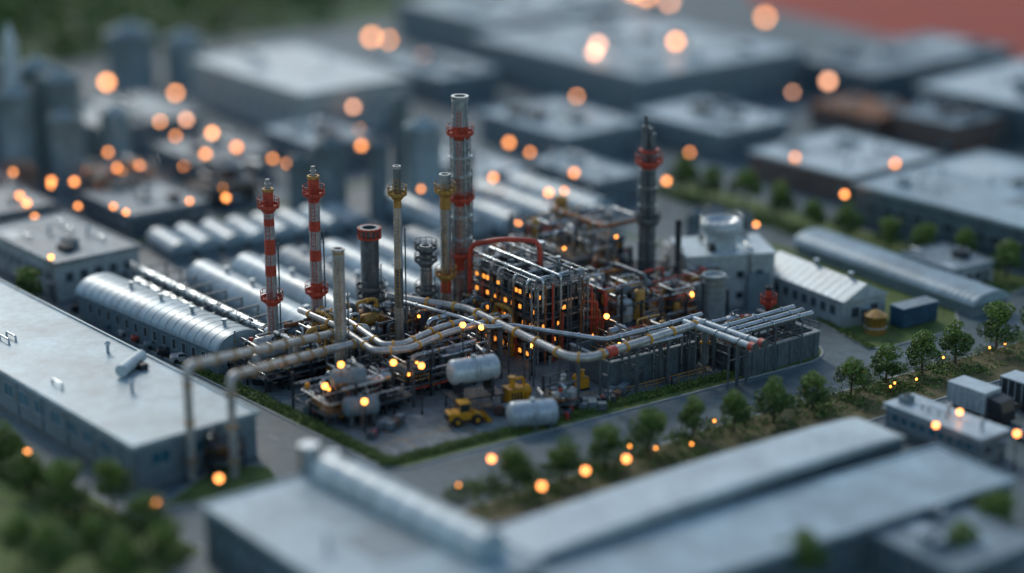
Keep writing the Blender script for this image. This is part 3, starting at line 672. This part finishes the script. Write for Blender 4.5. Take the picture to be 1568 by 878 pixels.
b.rail([(5.6+2.9*math.cos(a),3.2+2.9*math.sin(a),11.8) for a in [i*math.pi/8 for i in range(16)]],galv,h=.7,closed=True)
roofjunk(b,12,8,7.85,7,4); b.pipe([(9,-.4,.2),(9,-.4,8.5),(9,3,8.5)],.25,galv); b.pipe([(4.5,-.4,.2),(4.5,-.4,6.5),(2,-.4,6.5),(2,-.4,.2)],.2,steel); b.obj('cooling_tower_building')
b=MB().at(26.8,258.5); b.lathe((0,0,.14),(0,0,1),[(0,1.5),(7.4,1.5),(7.4,1.6),(7.6,1.6),(7.6,1.35),(7.2,1.3),(7.2,.01)],wallw,24)
for k in range(8): b.ring((0,0),1.45,1.55,.9*k+.5,.9*k+.56,kerb_m,24)
b.ladder(-.9,-1.3,.2,7.4,msteel); b.obj('storage_silo')
# ------------------------------------------------------------------ yard tanks and vehicles
def htank(name,x,y,ang,L,r,z,m):
    b=MB().at(x,y,ang); b.vessel((-L/2,0,z),(1,0,0),L,r,m,24)
    for t in (-.3,.3): b.box(t*L-.2,-r*.8,z-r-1.4 if z>3 else .15,t*L+.2,r*.8,z-r*.55,msteel if z<3 else dsteel)
    for t in (-.25,0,.25): b.cyl((t*L-.05,0,z),(t*L+.05,0,z),r*1.015,m,seg=24)
    b.cyl((0,0,z+r*.9),(0,0,z+r+.3),.3,galv); b.pipe([(L*.2,0,z+r),(L*.2,0,z+r+.6),(L*.2,r+.6,z+r+.6)],.1,steel); b.ladder(0,-r-.1,.2,z+r,galv)
    if z>3:
        b.box(-L/2,-r*1.1,z-r-1.6,L/2,r*1.1,z-r-1.45,dsteel); b.rail([(-L/2,-r*1.1,z-r-1.45),(L/2,-r*1.1,z-r-1.45)],msteel,h=.8)
        for sx in (-.45,.45):
            for sy in (-1,1): b.box(sx*L-.1,sy*r-.1,.15,sx*L+.1,sy*r+.1,z-r-1.45,msteel)
    return b.obj(name)
htank('horizontal_tank',-4.6,229.6,24,6.6,1.55,5.0,tankw)
htank('horizontal_tank',2.4,223.6,14,6.2,1.6,1.75,tankw)
htank('horizontal_tank',-17.7,223.8,16,4.4,1.2,2.6,wallg)
htank('horizontal_tank',-19.3,226.2,16,4.4,1.2,5.2,wallg)
def loader(x,y,ang,s=1.):
    b=MB().at(x,y,ang); z=.15
    for wx in (-1.1,1.2):
        for wy in (-.85,.85): b.cyl((wx*s,(wy-.25)*s,z+.55*s),(wx*s,(wy+.25)*s,z+.55*s),.55*s,rubber,seg=16); b.cyl((wx*s,(wy-.27)*s,z+.55*s),(wx*s,(wy+.27)*s,z+.55*s),.25*s,yellow,seg=12)
    b.box(-2*s,-.75*s,z+.6*s,.3*s,.75*s,z+1.5*s,yellow); b.box(-2.15*s,-.6*s,z+.7*s,-2*s,.6*s,z+1.3*s,dsteel)
    b.box(.3*s,-.55*s,z+.55*s,1.7*s,.55*s,z+1.1*s,yellow)
    b.box(-.7*s,-.62*s,z+1.5*s,.45*s,.62*s,z+2.4*s,glass); b.box(-.78*s,-.7*s,z+2.4*s,.53*s,.7*s,z+2.52*s,yellow)
    for px in (-.7,.42):
        for py in (-.62,.58): b.box(px*s-.03,py*s,z+1.5*s,px*s+.06,(py+.06)*s,z+2.4*s,yellow)
    for py in (-.45,.45): b.beam((.9*s,py*s,z+1.3*s),(2.3*s,py*s,z+.5*s),.22*s,yellow)
    b.add([(2.2*s,-1*s,z+.1),(3.0*s,-1*s,z+.1),(2.3*s,-1*s,z+1*s),(2.2*s,1*s,z+.1),(3.0*s,1*s,z+.1),(2.3*s,1*s,z+1*s)],[(0,1,2),(3,5,4),(0,3,4,1),(0,2,5,3)],yellow)
    b.cyl((-1.5*s,.3*s,z+1.5*s),(-1.5*s,.3*s,z+2.1*s),.08*s,dsteel); b.obj('wheel_loader')
loader(-5.6,224.6,20,1.08)
def gen(x,y,ang,s=1):
    b=MB().at(x,y,ang); b.T=b.T@Matrix.Scale(s,4); b.box(-1.4,-.9,.3,1.4,.9,.5,dsteel); b.box(-1.3,-.8,.5,.4,.8,2.1,yellow); b.vessel((.2,0,1.5),(1,0,0),1.4,.7,yellow)
    b.box(-1.3,-.7,.15,-1.1,.7,.3,dsteel); b.box(1.1,-.7,.15,1.3,.7,.3,dsteel)
    b.cyl((-.6,0,2.1),(-.6,0,3.2),.3,yellow); b.cyl((-.6,0,3.2),(-.6,0,3.35),.45,ochre); b.pipe([(.8,0,2.1),(.8,0,3.0),(-.6,0,3.0)],.16,yellow)
    for i in range(4): b.box(-1.1+i*.35,-.84,.8,-.9+i*.35,-.8,1.8,dsteel)
    b.box(-1.35,-.85,2.1,.45,.85,2.18,ochre); b.cyl((.9,-.6,.5),(.9,-.6,1.6),.25,yellow); b.obj('compressor')
gen(.6,230.6,30,1.15); gen(8.4,236.2,120,.8)
rr=random.Random(77)
def drums(x,y,n):
    b=MB().at(x,y,rr.uniform(0,90))
    for i in range(n):
        px=(i%4)*.62+rr.uniform(-.04,.04);py=(i//4)*.62; m=rr.choice([bluep,redp,galv,dsteel,msteel]); b.cyl((px,py,.15),(px,py,1.02),.28,m,seg=14)
        for z in (.4,.72): b.ring((px,py),.27,.3,z,z+.04,m,14)
    b.obj('oil_drums')
def crates(x,y):
    b=MB().at(x,y,rr.uniform(0,90))
    for i in range(5):
        px=(i%3)*1.15;py=(i//3)*1.1; h=rr.uniform(.6,1.1); m=rr.choice([wallg,wallg,wallb]); b.box(px,py,.3,px+1,py+.9,.3+h,m)
        for k in range(3): b.box(px+.02+k*.4,py,.16,px+.14+k*.4,py+.9,.297,bark)
        for k in range(3): b.box(px-.02,py-.03,.35+k*h/3,px+1.02,py-.003,.42+k*h/3,bark)
    b.obj('pallet_crates')
for p in [(6.5,225.6,7),(10.5,230.5,8),(-16,219.5,5),(20,236.5,6),(33,245.5,5)]: drums(*p)
for p in [(-2,226.5),(8,228),(13,232),(-23,226.5),(-14,221.5)]: crates(*p)
def car(x,y,ang,m,z=.15):
    b=MB().at(x,y,ang)
    prof=[(-2.1,.35),(-2.15,.75),(-1.9,.95),(-1.2,1.0),(-.7,1.42),(.7,1.45),(1.25,1.0),(2.0,.85),(2.15,.6),(2.1,.35)]
    n=len(prof); w=.85
    vs=[(a,-w*(1 if c<1.1 else .82),c+z-.1) for a,c in prof]+[(a,w*(1 if c<1.1 else .82),c+z-.1) for a,c in prof]
    b.add(vs,[(i,(i+1)%n,(i+1)%n+n,i+n) for i in range(n)]+[tuple(range(n)),tuple(range(n,2*n))[::-1]],m)
    b.box(-1.05,-w-.01,z+.92,1.05,-w*.8,z+1.2,glass); b.box(-1.05,w*.8,z+.92,1.05,w+.01,z+1.2,glass)
    for wx in (-1.35,1.35):
        for wy in (-.8,.8): b.cyl((wx,wy-.1,z+.32),(wx,wy+.1,z+.32),.32,rubber,seg=14)
    b.obj('parked_car')
cols=[whitep,dsteel,wallg,redp,whitep,bluep,galv]
for i in range(9): car(-41.5-i*2.1,247-1.2+i*2.55,10,cols[i%7])
for i in range(5): car(-62+i*-2.3,205-20+i*2.5,40,cols[(i+2)%7],z=.05)
car(60,219,-50,cols[0],z=.05)
def truck(x,y,ang,L=12.5,boxm=wallg,cab=whitep):
    b=MB().at(x,y,ang); b.box(-L/2,-1.5,1.0,L/2,1.5,3.6,boxm); b.box(-L/2-.03,-1.55,3.6,L/2+.03,1.55,3.7,roofl)
    n=int(L/.9)
    for i in range(n):
        xx=-L/2+.2+i*L/n; b.box(xx,-1.56,1.1,xx+.12,-1.5,3.5,frame_m); b.box(xx,1.5,1.1,xx+.12,1.56,3.5,frame_m)
    b.box(-L/2,-.5,.7,L/2,.5,1.0,dsteel)
    for wx in (-L/2+1.,L/2-1.2):
        for wy in (-1.25,1.25): b.cyl((wx,wy-.2,.5),(wx,wy+.2,.5),.5,rubber,seg=14)
    c=L/2+.3
    b.add([(c,-1.3,.6),(c+2.1,-1.3,.6),(c+2.1,-1.3,1.7),(c+1.7,-1.3,3.0),(c,-1.3,3.2),(c,1.3,.6),(c+2.1,1.3,.6),(c+2.1,1.3,1.7),(c+1.7,1.3,3.0),(c,1.3,3.2)],[(0,1,2,3,4),(5,9,8,7,6),(0,5,6,1),(1,6,7,2),(2,7,8,3),(3,8,9,4),(4,9,5,0)],cab)
    b.add([(c+2.11,-1.1,1.75),(c+2.11,1.1,1.75),(c+1.74,1.1,2.95),(c+1.74,-1.1,2.95)],[(0,1,2,3)],glass)
    for wy in (-1.1,1.1): b.cyl((c+1.1,wy-.2,.5),(c+1.1,wy+.2,.5),.5,rubber,seg=14)
    b.box(c+2.12,-1.2,.5,c+2.22,1.2,.9,dsteel); b.obj('box_truck')
truck(55,228,-50,5.5,tankw,dsteel); truck(61.5,230,-50,5,dsteel,dsteel); truck(64,217,130,7,walld,whitep)
# ------------------------------------------------------------------ lamps
def lamp(x,y,h=4.6,r=.4,m=None,name='street_lamp',z0=0):
    m=m or lampM; b=MB().at(x,y,R.uniform(0,360)); b.cyl((0,0,z0),(0,0,z0+h-r),.09,dsteel,.06,seg=7); b.cyl((0,0,z0),(0,0,z0+.5),.16,dsteel,seg=8)
    b.lathe((0,0,z0+h-r),(0,0,1),[(0,.05)]+[(r-r*math.cos(k*math.pi/8),r*math.sin(k*math.pi/8)) for k in range(1,8)]+[(2*r,.01)],m,12)
    b.cyl((0,0,z0+h+r*.98),(0,0,z0+h+r+.1),.12,dsteel,seg=8); b.obj(name)
far=[(-16.3,463),(-4,422),(27.5,461),(34.6,448),(56.7,455),(81,419),(78,424),(84,416),(32.6,403),(61,388),(65,409),(17,400),(-30,432),(-38,402),(-78,387),(-58,356),(-52,346),(-46.5,336),(-51,331),(-60.7,324),(-66,318.5),(-69.3,313.5),(-73,314),(-76,305),(-82,309),(-36.7,325),(-25.5,337),(-74,301),(-78,290),(-71,293),(-44,304),(-.5,339),(10,319),(5.7,307),(-3,316),(62.7,325),(51.5,306),(-29,366),(24.5,314),(-18,410),(-86,312),(-64,322),(30,455),(16,392),(-80,300)]
extra=[(-41,398),(-26,426),(-20,378),(-27,352),(-31,347),(-62,352),(-57,338),(-54,327),(-69,321),(-72,309),(-79,314),(-84,302),(-66,300),(-60,297),(-77,283),(-40,332),(-9,333),(3,330),(8,303),(30,336),(47,330),(-21,330),(-88,322),(-64,382),(-56,388),(12,372),(52,372),(90,408),(70,404),(-67,330),(-14,304),(1,294),(36,290),(-49,300),(-57,291)]
on_roof={(34.6,448):8,(32.6,403):8,(17,400):8,(61,388):0,(27.5,461):8,(30,455):8,(16,392):8}
for i,(x,y) in enumerate(far+extra):
    hr=on_roof.get((x,y),0); small=i>=len(far)
    lamp(x,y,(5.6 if not small else 4.6+(i%4)*.8)+hr*.6,(.72 if y>380 else (.5 if y>325 else .42))*(.72 if small else 1),(lampP if i%2 else lampFar) if y>345 else lampMid)
for x,y in [(-30.8,198.5),(-36.4,192),(-2.2,203.8),(3.1,196.5),(7.8,200.6),(12.3,203.8),(-52.5,205.6),(47.5,213.5),(51,217.5),(56,211)]: lamp(x,y,4.3,.36,lampMid)
for x,y,h in [(-17.1,221.6,3.9),(-20,225,7.2),(-14,227.3,6.6),(-10.7,227.3,6.2),(-21.9,224.5,4.7),(-6,236,8.3),(-3.8,240,6.6),(2.5,240.5,4.0),(35.5,279,3.6),(-63.5,269.5,6.6),(24,258,5),(12,246,6)]: lamp(x,y,h,.36,lampM,'yard_lamp',.1)
b=MB(); rr=random.Random(3)
for i in range(14):
    t=rr.random(); u=rr.uniform(1,8); x=-3+t*80-u*.56; y=198+t*56+u*.8
    b.cyl((x,y,.15),(x,y,.9),.05,dsteel,seg=5); b.vessel((x,y,.9),(0,0,1),.3,.13,lampS,8)
b.obj('garden_lights')
rng=random.Random(9); b=MB(); b.mi(leafB);b.mi(leafA);b.mi(leafC)
for _ in range(420):
    while True:
        x=rng.uniform(-210,0); y=rng.uniform(420,640)
        if y> 512+(x)*.84 +6: break
    r_=rng.uniform(3,6)
    for k in range(46):
        a=Vector((rng.gauss(0,1),rng.gauss(0,1),rng.gauss(0,1)+.8)).normalized(); bb=a.orthogonal().normalized(); cc=a.cross(bb); s=rng.uniform(.6,1.4)
        d=Vector((rng.gauss(0,1),rng.gauss(0,1),rng.gauss(0,1))).normalized(); p=Vector((x+d.x*r_,y+d.y*r_,4+d.z*3.6)); o=len(b.v)
        b.v.extend([tuple(p+bb*s),tuple(p+cc*s),tuple(p-bb*s),tuple(p-cc*s)]); b.f.append((o,o+1,o+2,o+3)); b.m.append(rng.choice([0,1,1,2])); b.sm.append(False)
b.obj('distant_trees')
# ------------------------------------------------------------------ camera, light
cam=bpy.data.cameras.new('camera'); co=bpy.data.objects.new('camera',cam); sc.collection.objects.link(co); sc.camera=co
co.location=(0,0,90); co.rotation_euler=(math.radians(72),0,0); cam.lens=72; cam.sensor_width=36; cam.clip_end=5000; cam.clip_start=1
cam.dof.use_dof=True; cam.dof.focus_distance=256; cam.dof.aperture_fstop=.072/7.4
w=bpy.data.worlds.new('World'); sc.world=w; w.use_nodes=True; nt=w.node_tree; bg=nt.nodes['Background']
sky=nt.nodes.new('ShaderNodeTexSky'); sky.sky_type='NISHITA'; sky.sun_disc=False; sky.sun_elevation=math.radians(34); sky.sun_rotation=math.radians(-25); sky.ozone_density=1.0; sky.air_density=1.2; sky.dust_density=1.2
nt.links.new(sky.outputs['Color'],bg.inputs['Color']); bg.inputs['Strength'].default_value=.15
sd=bpy.data.lights.new('sun','SUN'); sd.energy=1.2; sd.angle=math.radians(12); sd.color=(1,.95,.88); so=bpy.data.objects.new('sun',sd); sc.collection.objects.link(so)
az=math.radians(-25); el=math.radians(34); d=Vector((math.sin(az)*math.cos(el),math.cos(az)*math.cos(el),math.sin(el))); so.rotation_euler=d.to_track_quat('Z','Y').to_euler()
